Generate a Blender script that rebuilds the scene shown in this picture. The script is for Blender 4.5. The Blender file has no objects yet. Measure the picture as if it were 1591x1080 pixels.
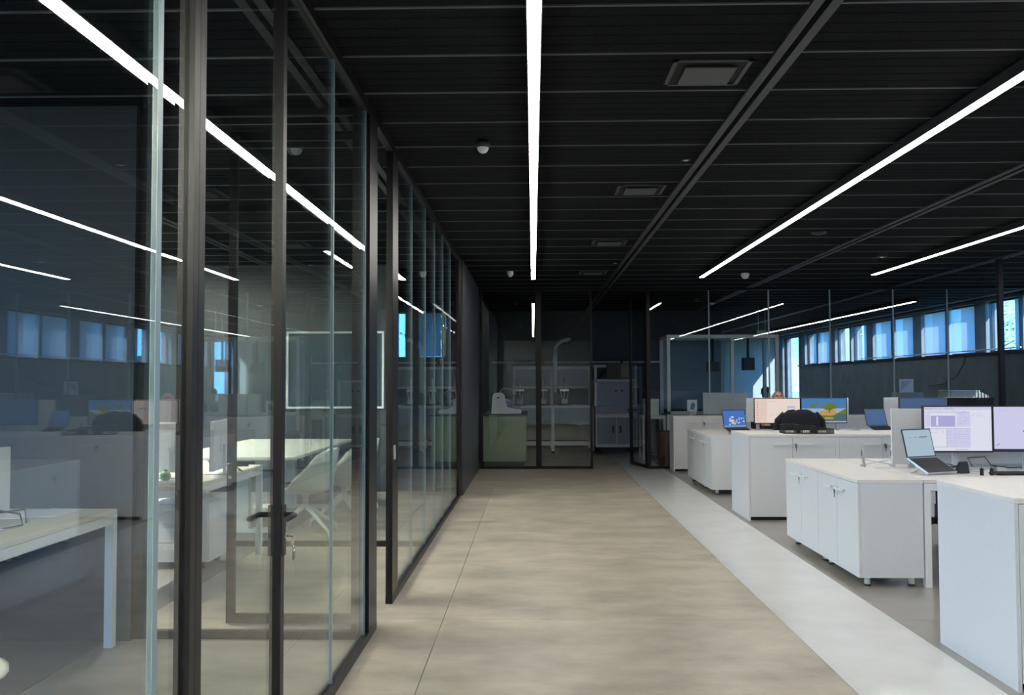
import bpy, bmesh, math, random
from mathutils import Vector, Matrix
random.seed(7)
S = bpy.context.scene
C = S.collection
R = math.radians
# ---------------------------------------------------------------- camera, world, light, exposure
FPX = 1440.0
cam_d = bpy.data.cameras.new('camera'); cam = bpy.data.objects.new('camera', cam_d); C.objects.link(cam)
cam_d.sensor_fit = 'HORIZONTAL'; cam_d.sensor_width = 36; cam_d.lens = FPX / 1591 * 36; cam_d.clip_start = .02; cam_d.clip_end = 500
cam.matrix_world = (Matrix.Translation((0, 0, 1.40)) @ Matrix.Rotation(math.atan(32.5 / FPX), 4, 'Z')
                    @ Matrix.Rotation(math.pi / 2 + math.atan(55 / FPX), 4, 'X') @ Matrix.Rotation(-.003, 4, 'Z'))
S.camera = cam
SKY = 6.6
SUN_DIR = Vector((-.42, .72, -.55)).normalized()
w = bpy.data.worlds.new('world'); S.world = w; w.use_nodes = True
wn = w.node_tree; wn.nodes.clear()
tcw = wn.nodes.new('ShaderNodeTexCoord'); sepw = wn.nodes.new('ShaderNodeSeparateXYZ'); rmp = wn.nodes.new('ShaderNodeValToRGB')
rmp.color_ramp.elements[0].position = .0; rmp.color_ramp.elements[0].color = (.14, .50, 1, 1)      # clear sky: paler at the horizon
rmp.color_ramp.elements[1].position = .6; rmp.color_ramp.elements[1].color = (.07, .29, .95, 1)
bg = wn.nodes.new('ShaderNodeBackground'); bg.inputs['Strength'].default_value = SKY
wo = wn.nodes.new('ShaderNodeOutputWorld')
wn.links.new(tcw.outputs['Generated'], sepw.inputs[0]); wn.links.new(sepw.outputs['Z'], rmp.inputs[0]); wn.links.new(rmp.outputs[0], bg.inputs[0]); wn.links.new(bg.outputs[0], wo.inputs[0])
sun_d = bpy.data.lights.new('sun', 'SUN'); sun = bpy.data.objects.new('sun', sun_d); C.objects.link(sun)
sun_d.energy = 12.0; sun_d.angle = R(.55); sun_d.color = (1, .96, .9)
sun.rotation_euler = SUN_DIR.to_track_quat('-Z', 'Y').to_euler(); sun.location = (20, -20, 20)
S.view_settings.view_transform = 'Standard'; S.view_settings.look = 'None'; S.view_settings.gamma = 1
S.view_settings.exposure = 0.40; S.view_settings.use_curve_mapping = False
LED_POWER = 33.0
S.cycles.max_bounces = 9; S.cycles.diffuse_bounces = 5; S.cycles.glossy_bounces = 5
S.cycles.transparent_max_bounces = 40; S.cycles.transmission_bounces = 6; S.cycles.sample_clamp_indirect = 6

# ---------------------------------------------------------------- materials
def M(name, col, rough=.5, metal=0, noise=0, scale=8, bump=0, bscale=40, spec=.5, emit=0, stretch=None):
    m = bpy.data.materials.new(name); m.use_nodes = True
    nt = m.node_tree; p = nt.nodes['Principled BSDF']
    p.inputs['Base Color'].default_value = (*col, 1); p.inputs['Roughness'].default_value = rough
    p.inputs['Metallic'].default_value = metal; p.inputs['Specular IOR Level'].default_value = spec
    if emit: p.inputs['Emission Color'].default_value = (*col, 1); p.inputs['Emission Strength'].default_value = emit
    if noise or bump:
        tc = nt.nodes.new('ShaderNodeTexCoord'); mp = nt.nodes.new('ShaderNodeMapping')
        nt.links.new(tc.outputs['Object'], mp.inputs[0])
        if stretch: mp.inputs['Scale'].default_value = stretch
    if noise:
        n = nt.nodes.new('ShaderNodeTexNoise'); n.inputs['Scale'].default_value = scale; n.inputs['Detail'].default_value = 7; n.inputs['Roughness'].default_value = .62
        nt.links.new(mp.outputs[0], n.inputs['Vector'])
        r = nt.nodes.new('ShaderNodeValToRGB')
        r.color_ramp.elements[0].position = .3; r.color_ramp.elements[1].position = .7
        r.color_ramp.elements[0].color = (*[c * (1 - noise) for c in col], 1)
        r.color_ramp.elements[1].color = (*[min(1, c * (1 + noise)) for c in col], 1)
        nt.links.new(n.outputs['Fac'], r.inputs[0]); nt.links.new(r.outputs[0], p.inputs['Base Color'])
    if bump:
        n2 = nt.nodes.new('ShaderNodeTexNoise'); n2.inputs['Scale'].default_value = bscale; n2.inputs['Detail'].default_value = 4
        nt.links.new(mp.outputs[0], n2.inputs['Vector'])
        b = nt.nodes.new('ShaderNodeBump'); b.inputs['Strength'].default_value = bump; b.inputs['Distance'].default_value = .01
        nt.links.new(n2.outputs['Fac'], b.inputs['Height']); nt.links.new(b.outputs[0], p.inputs['Normal'])
    return m
def glass(name, tint, ior=1.5):
    m = bpy.data.materials.new(name); m.use_nodes = True; nt = m.node_tree; nt.nodes.clear()
    o = nt.nodes.new('ShaderNodeOutputMaterial'); mx = nt.nodes.new('ShaderNodeMixShader')
    t = nt.nodes.new('ShaderNodeBsdfTransparent'); t.inputs[0].default_value = (*tint, 1)
    g = nt.nodes.new('ShaderNodeBsdfGlossy'); g.inputs['Roughness'].default_value = 0; g.inputs['Color'].default_value = (.95, .97, 1, 1)
    f = nt.nodes.new('ShaderNodeFresnel'); ge = nt.nodes.new('ShaderNodeNewGeometry'); mr = nt.nodes.new('ShaderNodeMapRange')
    mr.inputs['To Min'].default_value = ior; mr.inputs['To Max'].default_value = 1 / ior
    nt.links.new(ge.outputs['Backfacing'], mr.inputs['Value']); nt.links.new(mr.outputs[0], f.inputs['IOR'])
    nt.links.new(f.outputs[0], mx.inputs[0]); nt.links.new(t.outputs[0], mx.inputs[1]); nt.links.new(g.outputs[0], mx.inputs[2])
    nt.links.new(mx.outputs[0], o.inputs[0])
    return m
def emis(name, col, st):
    m = bpy.data.materials.new(name); m.use_nodes = True; nt = m.node_tree; nt.nodes.clear()
    o = nt.nodes.new('ShaderNodeOutputMaterial'); e = nt.nodes.new('ShaderNodeEmission')
    e.inputs[0].default_value = (*col, 1); e.inputs[1].default_value = st; nt.links.new(e.outputs[0], o.inputs[0]); return m
black = M('black_aluminium', (.006, .0055, .0065), .36, spec=.26)
blackmat = M('black_plastic', (.012, .012, .014), .5)
ceilm = M('black_wood_wool', (.0075, .0085, .0105), .9, noise=.35, scale=60, bump=.7, bscale=130, spec=.08)
ceilbar = M('dark_carrier_metal', (.022, .025, .030), .5)
linem = M('grey_carrier_line', (.055, .062, .072), .45)
ceilback = M('ceiling_void_black', (.006, .006, .007), .9)
beige = M('beige_resin_floor', (.36, .325, .262), .42, noise=.30, scale=1.9, stretch=(1, 1.5, 1), bump=.05, bscale=6)
stripem = M('pale_resin_floor', (.64, .645, .635), .16, noise=.05, scale=3)
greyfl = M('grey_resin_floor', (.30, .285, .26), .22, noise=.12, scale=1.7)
shadefl = M('desk_shade_resin_floor', (.17, .165, .16), .42, noise=.12, scale=1.7)  # floor tone with the left desk's shadow put into the colour
jointm = M('dark_joint', (.06, .055, .05), .8)
white = M('white_laminate', (.65, .665, .69), .42, noise=.015, scale=30)
whitetop = M('off_white_laminate_top', (.74, .72, .69), .40, noise=.015, scale=30)
cream = M('cream_laminate', (.70, .67, .56), .42)
whitemetal = M('white_powder_coat', (.75, .77, .78), .4)
silver = M('brushed_silver', (.72, .73, .75), .42, 1)
chrome = M('chrome', (.8, .8, .8), .12, 1)
steel = M('dark_key_steel', (.22, .21, .20), .3, 1)
concrete = M('dark_blue_grey_plaster', (.13, .17, .205), .85, noise=.2, scale=2.5, bump=.15, bscale=30)
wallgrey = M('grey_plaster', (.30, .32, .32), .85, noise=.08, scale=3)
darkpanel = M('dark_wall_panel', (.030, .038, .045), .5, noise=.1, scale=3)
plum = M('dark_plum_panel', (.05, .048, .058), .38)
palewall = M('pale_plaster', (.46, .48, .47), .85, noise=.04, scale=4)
glassm = glass('partition_glass', (.97, .99, .975))
winglass = glass('window_glass', (.93, .96, .97))
clearwin = glass('clear_window_glass', (.96, .98, .98))
edgem = M('glass_joint_seal', (.26, .36, .40), .3, spec=.5)
ledm = emis('led_diffuser', (1, .965, .91), LED_POWER)
fabric = M('black_mesh_fabric', (.014, .015, .019), .9, noise=.2, scale=200)
jacketm = M('navy_black_cloth', (.008, .009, .015), .95, noise=.2, scale=60)
shell = M('white_chair_shell', (.78, .78, .74), .35)
cushion = M('grey_seat_cushion', (.10, .095, .085), .9)
skin = M('skin', (.60, .33, .23), .5)
hairm = M('dark_hair', (.01, .008, .007), .7)
shirt = M('dark_shirt', (.03, .035, .05), .9); shirt2 = M('blue_shirt', (.05, .08, .14), .9)
denim = M('denim', (.03, .045, .09), .9)
paper = M('paper', (.82, .82, .82), .7)
green = M('green_plastic', (.10, .30, .12), .4)
sage = M('sage_green_laminate', (.17, .26, .15), .4)
bluegrey = M('blue_grey_enamel', (.20, .26, .34), .4)
lightgrey = M('light_grey_enamel', (.52, .56, .60), .4)
brown = M('red_brown_cloth', (.07, .025, .018), .7)
brass = M('brass', (.5, .33, .1), .3, 1)
leafm = M('leaf_green', (.10, .20, .05), .7, noise=.4, scale=3)
barkm = M('bark', (.09, .06, .04), .9)
grass = M('dry_grass', (.14, .19, .07), .95, noise=.3, scale=.3)
hillm = M('hill_green', (.12, .19, .17), 1)
blindm = bpy.data.materials.new('translucent_blind_fabric'); blindm.use_nodes = True
_n = blindm.node_tree; _n.nodes.clear(); _o = _n.nodes.new('ShaderNodeOutputMaterial'); _m = _n.nodes.new('ShaderNodeMixShader'); _m.inputs[0].default_value = .55
_d = _n.nodes.new('ShaderNodeBsdfDiffuse'); _d.inputs[0].default_value = (.7, .74, .76, 1); _t = _n.nodes.new('ShaderNodeBsdfTranslucent'); _t.inputs[0].default_value = (.75, .82, .86, 1)
_n.links.new(_d.outputs[0], _m.inputs[1]); _n.links.new(_t.outputs[0], _m.inputs[2]); _n.links.new(_m.outputs[0], _o.inputs[0])
domew = M('white_dome', (.72, .75, .76), .3)
clear = glass('clear_glassware', (.80, .86, .88))

# ---------------------------------------------------------------- mesh helpers
class MB:
    def __init__(s): s.b = bmesh.new(); s.mats = []
    def mi(s, m):
        if m is None: return 0
        if m not in s.mats: s.mats.append(m)
        return s.mats.index(m)
    def box(s, x0, x1, y0, y1, z0, z1, m=None, T=None):
        i = s.mi(m); v = [s.b.verts.new((x, y, z)) for x in (x0, x1) for y in (y0, y1) for z in (z0, z1)]
        if T is not None:
            for q in v: q.co = T @ q.co
        for f in ((0, 1, 3, 2), (4, 6, 7, 5), (0, 4, 5, 1), (2, 3, 7, 6), (0, 2, 6, 4), (1, 5, 7, 3)):
            s.b.faces.new([v[k] for k in f]).material_index = i
        return s
    def tube(s, pts, r, m=None, n=10, caps=True):
        i = s.mi(m); pts = [Vector(p) for p in pts]; rs = r if isinstance(r, (list, tuple)) else [r] * len(pts)
        rings = []; prev = None
        for k, p in enumerate(pts):
            d = (pts[min(k + 1, len(pts) - 1)] - pts[max(k - 1, 0)]).normalized()
            if prev is None:
                a = d.orthogonal().normalized()
            else:
                a = (prev - d * prev.dot(d)).normalized()
            prev = a; c = d.cross(a)
            rings.append([s.b.verts.new(p + (a * math.cos(t) + c * math.sin(t)) * rs[k]) for t in [2 * math.pi * j / n for j in range(n)]])
        for k in range(len(rings) - 1):
            for j in range(n):
                f = s.b.faces.new((rings[k][j], rings[k][(j + 1) % n], rings[k + 1][(j + 1) % n], rings[k + 1][j])); f.material_index = i; f.smooth = True
        if caps:
            s.b.faces.new(rings[0][::-1]).material_index = i; s.b.faces.new(rings[-1]).material_index = i
        return s
    def lathe(s, prof, m=None, n=20, c=(0, 0, 0)):
        i = s.mi(m); c = Vector(c); rings = []
        for r, z in prof:
            rings.append([s.b.verts.new(c + Vector((max(r, 1e-4) * math.cos(2 * math.pi * j / n), max(r, 1e-4) * math.sin(2 * math.pi * j / n), z))) for j in range(n)])
        for k in range(len(rings) - 1):
            for j in range(n):
                f = s.b.faces.new((rings[k][j], rings[k][(j + 1) % n], rings[k + 1][(j + 1) % n], rings[k + 1][j])); f.material_index = i; f.smooth = True
        s.b.faces.new(rings[0][::-1]).material_index = i; s.b.faces.new(rings[-1]).material_index = i
        return s
    def prism(s, poly, y0, y1, m=None, axis='y'):
        i = s.mi(m)
        mk = {'y': lambda a, b, d: (a, d, b), 'x': lambda a, b, d: (d, a, b), 'z': lambda a, b, d: (a, b, d)}[axis]
        A = [s.b.verts.new(mk(a, b, y0)) for a, b in poly]; Bv = [s.b.verts.new(mk(a, b, y1)) for a, b in poly]
        n = len(poly)
        s.b.faces.new(A).material_index = i; s.b.faces.new(Bv[::-1]).material_index = i
        for k in range(n): s.b.faces.new((A[k], A[(k + 1) % n], Bv[(k + 1) % n], Bv[k])).material_index = i
        return s
    def ball(s, c, r, m=None, sub=2, sc=(1, 1, 1)):
        i = s.mi(m); T = Matrix.Translation(c) @ Matrix.Diagonal((*[r * k for k in sc], 1))
        g = bmesh.ops.create_icosphere(s.b, subdivisions=sub, radius=1, matrix=T)
        for v in g['verts']:
            for f in v.link_faces: f.material_index = i; f.smooth = True
        return s
    def quad(s, pts, m=None):
        i = s.mi(m); s.b.faces.new([s.b.verts.new(p) for p in pts]).material_index = i; return s
    def bevel(s, w, seg=2):
        bmesh.ops.bevel(s.b, geom=list(s.b.edges), offset=w, segments=seg, affect='EDGES', profile=.6); return s
    def mesh(s, name, mat=None):
        bmesh.ops.recalc_face_normals(s.b, faces=list(s.b.faces))
        me = bpy.data.meshes.new(name); s.b.to_mesh(me); s.b.free()
        for m in (s.mats or [mat]): me.materials.append(m)
        return me
    def build(s, name, mat=None, parent=None, loc=None):
        o = bpy.data.objects.new(name, s.mesh(name, mat)); C.objects.link(o)
        if parent is not None: o.parent = parent
        if loc is not None: o.location = loc
        return o
def place(me, name, parent=None, loc=(0, 0, 0), rot=None):
    o = bpy.data.objects.new(name, me); C.objects.link(o); o.location = loc
    if parent is not None: o.parent = parent
    if rot: o.rotation_euler = rot
    return o
def tag(o, label=None, cat=None, group=None, kind=None):
    if label: o['label'] = label
    if cat: o['category'] = cat
    if group: o['group'] = group
    if kind: o['kind'] = kind
    return o
def thing(name, label, cat, loc=(0, 0, 0), rz=0, group=None, kind=None):
    o = bpy.data.objects.new(name, None); C.objects.link(o); o.location = loc; o.rotation_euler = (0, 0, rz); o.empty_display_size = .1
    return tag(o, label, cat, group, kind)
def dup(root, loc, rz=0, label=None):
    def cp(o, par):
        c = o.copy(); C.objects.link(c); c.parent = par
        for ch in o.children: cp(ch, c)
        return c
    r = cp(root, None); r.location = loc; r.rotation_euler = (0, 0, rz)
    if label: r['label'] = label
    return r
def struct(name, mb, mat=None, label=None, parent=None):
    o = mb.build(name, mat, parent)
    if parent is None: o['kind'] = 'structure'
    if label: o['label'] = label
    return o
ORD = ['first', 'second', 'third', 'fourth', 'fifth', 'sixth', 'seventh', 'eighth', 'ninth', 'tenth', 'eleventh', 'twelfth']
CEIL = 2.95; XG = -.92; YF = 15.16; XR = 8.5; XL = -8.0; YB = -4.0; YE = 32.0

# ---------------------------------------------------------------- floor
fl = struct('floor', MB().box(XL, XR, YB, 20.3, -.25, -.012).box(2.1, XR, 20.3, YE, -.25, -.012), jointm, 'resin floor in beige, white and grey zones')
ys = [YB, 1.70, 5.55, 9.40, 13.25, 17.1, 20.95, YE]
def slabs(xa, xb, m, name='slab', g=.004):
    for a, b in zip(ys[:-1], ys[1:]):
        if xb < 2.2:
            if a > 20: continue
            b = min(b, 20.3)
        MB().box(xa + g / 2, xb - g / 2, a + g / 2, b - g / 2, -.012, 0).build(name, m, fl)
slabs(-.538, 1.454, beige); slabs(-2.33, -.538, beige)
slabs(XL, -2.33, shadefl)
MB().box(1.455, 2.12, YB, 20.3, -.012, 0).build('white_stripe', stripem, fl)
slabs(2.121, 5.0, greyfl); slabs(5.0, XR, greyfl)

# ---------------------------------------------------------------- ceiling
ce = struct('ceiling', MB().box(XL, XR, YB, 20.3, CEIL + .05, CEIL + .3).box(3.5, XR, 20.3, YE, CEIL + .05, CEIL + .3), ceilback, 'black acoustic plank ceiling with thin metal lines')
TR = [1.2 + 2.335 * k for k in range(-4, 4)]
def panel_mesh(wd, pitch=.5616, n=5, mb=None, ox=0, oy=0):
    b = mb or MB(); u = (pitch - .016) / n
    b.box(ox, ox + wd, oy, oy + pitch - .016, CEIL + .012, CEIL + .05, ceilm)
    for k in range(n):
        b.box(ox, ox + wd, oy + k * u + .004, oy + (k + 1) * u - .004, CEIL, CEIL + .012, ceilm)
    return b
Y0 = 4.325 - .5616 * 14; W = 2.335 - .13
pm = panel_mesh(W).mesh('ceiling_panel'); bm_ = MB().box(0, W, 0, .016, CEIL - .005, CEIL + .05).mesh('carrier_bar', linem)
rest = MB(); rbar = MB(); edge = MB()
xs = [t + .065 for t in TR]
for r in range(65):
    y = Y0 + .5616 * r
    if y > YE - .6: break
    for k, x in enumerate(xs[:-1]):
        if y > 19.7 and x < 3.5: continue
        if 1 <= y < YF - .3 and x > -6:
            place(pm, 'ceiling_panel', ce, (x, y, 0)); place(bm_, 'carrier_bar', ce, (x, y - .016, 0))
        else:
            panel_mesh(W, mb=rest, ox=x, oy=y); rbar.box(x, x + W, y - .016, y, CEIL - .005, CEIL + .05)
tag(rest.build('far_ceiling_panel', None, ce), kind='stuff'); tag(rbar.build('far_carrier_bar', linem, ce), kind='stuff')
struct('trim_1', MB().box(TR[-1] + .06, XR, YB, YE, CEIL, CEIL + .05), ceilm, 'black ceiling edge strip along the windows')
for i, x in enumerate(TR):                       # double ceiling tracks
    t = thing('ceiling_track', 'double-rail black ceiling track ' + ['at far left by outer wall', 'over the left rooms', 'over the left desks', 'just inside the corridor glass', 'right of the corridor light', 'over the right desks', 'ending at the black column', 'along the right windows'][i], 'ceiling track', (x, 0, CEIL))
    for s in (-1, 1):
        MB().box(s * .038 - .022, s * .038 + .022, YB + .1, (YE if x > 3.5 else 20.2) - .1, -.012, .05).build('rail', ceilbar, t)
    MB().box(-.016, .016, YB + .1, (YE if x > 3.5 else 20.2) - .1, .03, .05).build('slot', ceilback, t)

# ---------------------------------------------------------------- outer walls
wr = struct('wall_right', MB().box(XR, XR + .3, YB, 29.85, 0, 1.94).box(XR, XR + .3, 31.75, YE, 0, 1.94).box(XR, XR + .3, YB, YE, 2.90, 3.25), concrete, 'dark blue-grey outer wall under the strip of windows')
wins = []; y = YB; WOFF = 2
k = 0
piers = MB()
yy = 17.78 - 2.9 * 8
while yy < YE - 2:
    wins += [(yy + .22, yy + 1.36), (yy + 1.50, yy + 2.68)]
    yy += 2.9
wins = [q for q in wins if q[0] > YB + .2 and q[1] < 29.7]
last = YB
for a, b in wins:
    piers.box(XR, XR + .3, last, a, 1.94, 2.90); last = b
piers.box(XR, XR + .3, last, 29.85, 1.94, 2.90).box(XR, XR + .3, 31.75, YE, 1.94, 2.9)
piers.build('pier', concrete, wr)
MB().box(XR - .05, XR, YB, 29.85, 1.90, 1.94).build('sill', black, wr)
MB().tube([(XR - .07, 16.2, 1.99), (XR - .07, 24, 1.99)], .012).build('conduit', silver, wr)
for i, (a, b) in enumerate(wins):
    o = thing('window_%d' % (i + 1), 'clerestory window in the right wall', None, (XR + .12, a, 1.94), 0, None, 'structure')
    f = MB(); wd = b - a; h = .96
    f.box(-.03, .03, 0, .035, 0, h).box(-.03, .03, wd - .035, wd, 0, h).box(-.03, .03, .035, wd - .035, 0, .035).box(-.03, .03, .035, wd - .035, h - .035, h)
    f.build('window_frame', black, o)
    MB().box(-.006, .006, .035, wd - .035, .035, h - .035).build('pane', winglass, o)
    full = int((wd - .06) / .088)
    n = {0: full, 1: full, 2: 3, 3: 0, 4: full, 5: 4}[(i + WOFF) % 6] if not 16.0 < a < 19.3 else (2 if a < 17.5 else full)
    if 16.0 < b < 17.5: n = 1
    sl = MB().box(-.001, .001, -.045, .045, .02, h - .04).mesh('blind_slat', blindm)
    for q in range(n): place(sl, 'blind_slat', o, (-.07, .075 + q * .088, 0), (0, 0, R(9)))
o = thing('door_4', 'full height glazed door at the end of the right wall', None, (XR + .12, 29.85, 0), 0, None, 'structure')
MB().box(-.03, .03, 0, .05, 0, 2.9).box(-.03, .03, 1.85, 1.90, 0, 2.9).box(-.03, .03, .05, 1.85, 0, .06).box(-.03, .03, .05, 1.85, 2.85, 2.9).build('door_frame', black, o)
for ya in (.05, .955): MB().box(-.006, .006, ya, ya + .895, .06, 2.85).build('pane', winglass, o)
# left outer wall, taller windows
wl = struct('wall_left', MB().box(XL - .3, XL, YB, 20, 0, .12).box(XL - .3, XL, YB, 20, 2.92, 3.25), wallgrey, 'grey outer wall of the left rooms')
lw = [(-3.8 + 2.4 * q, -1.55 + 2.4 * q) for q in range(9)]
last = YB
pl = MB()
for i, (a, b) in enumerate(lw):
    pl.box(XL - .3, XL, last, a, .12, 2.92); last = b
    o = thing('window_%d' % (i + 41), 'window in the left outer wall', None, (XL - .12, a, .12), 0, None, 'structure')
    wd = b - a; f = MB()
    f.box(-.03, .03, 0, .05, 0, 2.8).box(-.03, .03, wd - .05, wd, 0, 2.8).box(-.03, .03, .05, wd - .05, 0, .05).box(-.03, .03, .05, wd - .05, 2.75, 2.8).build('window_frame', black, o)
    MB().box(-.006, .006, .05, wd - .05, .05, 2.75).build('pane', clearwin, o)
pl.box(XL - .3, XL, last, 20, .12, 2.92); pl.build('pier', wallgrey, wl)
struct('wall_back', MB().box(XL - .3, XR + .3, YB - .3, YB, 0, 3.25), wallgrey, 'grey wall at the near end of the hall')
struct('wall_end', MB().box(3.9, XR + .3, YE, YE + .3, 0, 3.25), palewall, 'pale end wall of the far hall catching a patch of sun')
struct('wall_machine_room', MB().box(-.95, 4.05, 20.0, 20.3, 0, 3.25), darkpanel, 'dark wall behind the laboratory benches')
struct('wall_machine_side', MB().box(3.9, 4.05, 20.3, YE, 0, 3.25), wallgrey, 'side wall of the far hall')
struct('wall_corridor', MB().box(-.98, -.88, 11.6, YF - .02, 0, CEIL), plum, 'dark plum solid panel at the end of the corridor glass')
struct('wall_corridor_far', MB().box(-1.05, -.95, YF, 20.3, 0, CEIL), darkpanel, 'dark side wall of the machine room')
we = struct('wall_left_end', MB().box(XL, -2.95, 19.7, 20, 0, 3.25).box(-2.95, -1.0, 19.7, 20, 0, 1.96).box(-2.95, -1.0, 19.7, 20, 2.9, 3.25).box(-2.72, -2.42, 19.7, 20, 1.96, 2.9).box(-1.85, -1.0, 19.7, 20, 1.96, 2.9), darkpanel, 'dark end wall of the left rooms with two windows')
for i, (a, b) in enumerate(((-2.95, -2.72), (-2.42, -1.85))):
    o = thing('window_%d' % (i + 61), 'window with pale vertical blinds', None, (a, 19.85, 1.96), 0, None, 'structure')
    MB().box(0, b - a, -.005, .005, 0, .94).build('pane', winglass, o)
    sl = MB().box(-.04, .04, -.001, .001, .01, .93).mesh('blind_slat', blindm)
    for q in range(int((b - a - .12) / .072)): place(sl, 'blind_slat', o, (.05 + q * .072, -.07, 0), (0, 0, R(20)))
# cross walls of the left rooms
struct('wall_cross_near', MB().box(XL, -2.20, 5.06, 5.16, 0, CEIL), darkpanel, 'dark opaque cross wall behind the cream desk')
struct('wall_cross_far', MB().box(XL, -1.80, 12.0, 12.1, 0, CEIL), darkpanel, 'dark cross wall carrying the board in the meeting room')

# ---------------------------------------------------------------- glass partitions
def partition(name, label, y0, y1, joints, posts, axis='y', at=XG, top=2.90, rail=.045, seal=.010, glazed=True):
    """glass wall; along y at x=at, or along x at y=at. posts: (a, b) spans. joints: seam positions."""
    o = thing(name, label, 'partition', (0, 0, 0))
    def bx(mb, a, b, h, z0, z1):
        return mb.box(at - h, at + h, a, b, z0, z1) if axis == 'y' else mb.box(a, b, at - h, at + h, z0, z1)
    bx(MB(), y0, y1, .022, 0, rail).build('bottom_rail', black, o); bx(MB(), y0, y1, .022, top, CEIL + .01).build('top_rail', black, o)
    for a, b in posts: bx(MB(), a, b, .021, rail, top).build('post', black, o)
    cuts = sorted([y0, y1] + list(joints) + [q for p in posts for q in p])
    for a, b in zip(cuts[:-1], cuts[1:]):
        if b - a < .02 or not glazed or any(abs(p[0] - a) < 1e-4 and abs(p[1] - b) < 1e-4 for p in posts): continue
        ga = seal / 2 if a in joints else 0; gb = seal / 2 if b in joints else 0
        bx(MB(), a + ga, b - gb, .006, rail, top).build('glass_pane', glassm, o)
    for j in joints: bx(MB(), j - seal / 2, j + seal / 2, .007, rail, top).build('joint_seal', edgem, o)
    return o
partition('glass_partition', 'near corridor glass wall between black posts, left of the doorway', 3.355, 5.33, [4.22, 5.03], [(5.08, 5.33)])
p0 = partition('glass_partition', 'nearest corridor glass wall ending at the locked glass door', -1.0, 2.465, [.4, 1.3, 2.235], [(2.425, 2.465)], seal=.03)
partition('glass_partition', 'long corridor glass wall beyond the open doorway', 5.92, 11.3, [6.98, 7.86, 8.62, 9.40, 10.25], [(5.92, 6.16), (11.22, 11.3)])
partition('glass_partition', 'black portal frame joining the dark cross wall to the corridor glass', -2.20, -.945, [], [(-2.20, -2.12), (-1.0, -.945)], axis='x', at=5.12, glazed=False)
partition('glass_partition', 'cross glass wall between the desks and the meeting room', XL, -.945, [-6.2, -4.8, -3.6, -2.6, -1.75], [], axis='x', at=8.0)
partition('glass_partition', 'glass strip beside the board wall of the meeting room', -1.8, -.945, [], [(-1.8, -1.75)], axis='x', at=12.05)
fg = partition('glass_partition', 'black framed glass wall at the end of the corridor', -.87, .97, [], [(-.87, -.83), (.045, .135), (.93, .97)], axis='x', at=YF)
fr = partition('glass_partition', 'frameless glass wall behind the desks with pale vertical joints', 1.85, XR, [2.87, 3.84, 4.83, 5.85, 6.72, 7.6], [(1.85, 1.91)], axis='x', at=YF, seal=.022)
# header above the doorways
struct('trim_2', MB().box(XG - .022, XG + .022, 5.33, 5.92, 2.90, CEIL + .01), black, 'black header over the open corridor doorway')
struct('trim_3', MB().box(.97, 1.85, YF - .022, YF + .022, 2.90, CEIL + .01), black, 'black header over the far doorway')
struct('trim_4', MB().box(XG - .022, XG + .022, 11.3, 11.6, 0, CEIL), black, 'black jamb beside the plum panel')
# locked door
def leaf(name, label, L, loc, rz, handle=True, hz=.93):
    o = thing(name, label, None, loc, rz, None, 'structure'); t = .02; H = 2.89; s = .045
    MB().box(0, s, -t, t, .01, H).box(L - s, L, -t, t, .01, H).box(s, L - s, -t, t, .01, .06).box(s, L - s, -t, t, H - .05, H).build('leaf_frame', black, o)
    MB().box(s, L - s, -.005, .005, .06, H - .05).build('glass_pane', glassm, o)
    if handle:
        for q in (-1, 1):
            MB().box(L - .040, L - .006, min(q * t, q * (t + .008)), max(q * t, q * (t + .008)), hz - .145, hz + .035).build('lock_plate', blackmat, o)
            MB().tube([(L - .022, q * .024, hz), (L - .022, q * .058, hz), (L - .033, q * .065, hz), (L - .14, q * .065, hz)], .0095, n=12).build('lever', blackmat, o)
            MB().tube([(L - .022, q * .026, hz - .075), (L - .022, q * .034, hz - .075)], .010, n=14).build('lock_cylinder', chrome, o)
    return o
d1 = leaf('door_1', 'black framed glass door with lever handles and keys in the lock', .88, (XG, 2.47, 0), R(90))
kr = MB()
kr.tube([(0, 0, 0), (.024, 0, 0)], .004, steel).box(.02, .024, -.010, .010, -.030, -.004, chrome)
kr.tube([(.026 + .0, .012 * math.cos(a), -.045 + .012 * math.sin(a)) for a in [2 * math.pi * j / 14 for j in range(15)]], .0018, chrome, 6)
kr.box(.024, .028, -.012, .012, -.085, -.055, steel).box(.0245, .0275, -.004, .004, -.125, -.085, chrome)
kb = kr.build('key_ring'); kb.location = (XG + .034, 3.328, hzk := .855); tag(kb, 'ring of steel keys hanging from the glass door lock', 'keys')
d2 = leaf('door_2', 'open glass door leaf swung into the left room', .84, (-.95, 5.42, 0), R(180), True)
d3 = leaf('door_3', 'open black framed leaf of the far glass doorway', .86, (1.86, YF + .03, 0), R(102), True)
# door-strike details
a = MB().box(-.004, .004, -.03, .03, -.045, .045).build('strike_plate', silver); a.location = (XG + .026, 5.975, .955); tag(a, 'silver strike plate on the post of the open doorway', 'strike plate')
struct('trim_5', MB().box(5.87 - .03, 5.87 + .03, 11.72, 11.78, 0, CEIL), black, 'slim black square column among the desks')

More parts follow.
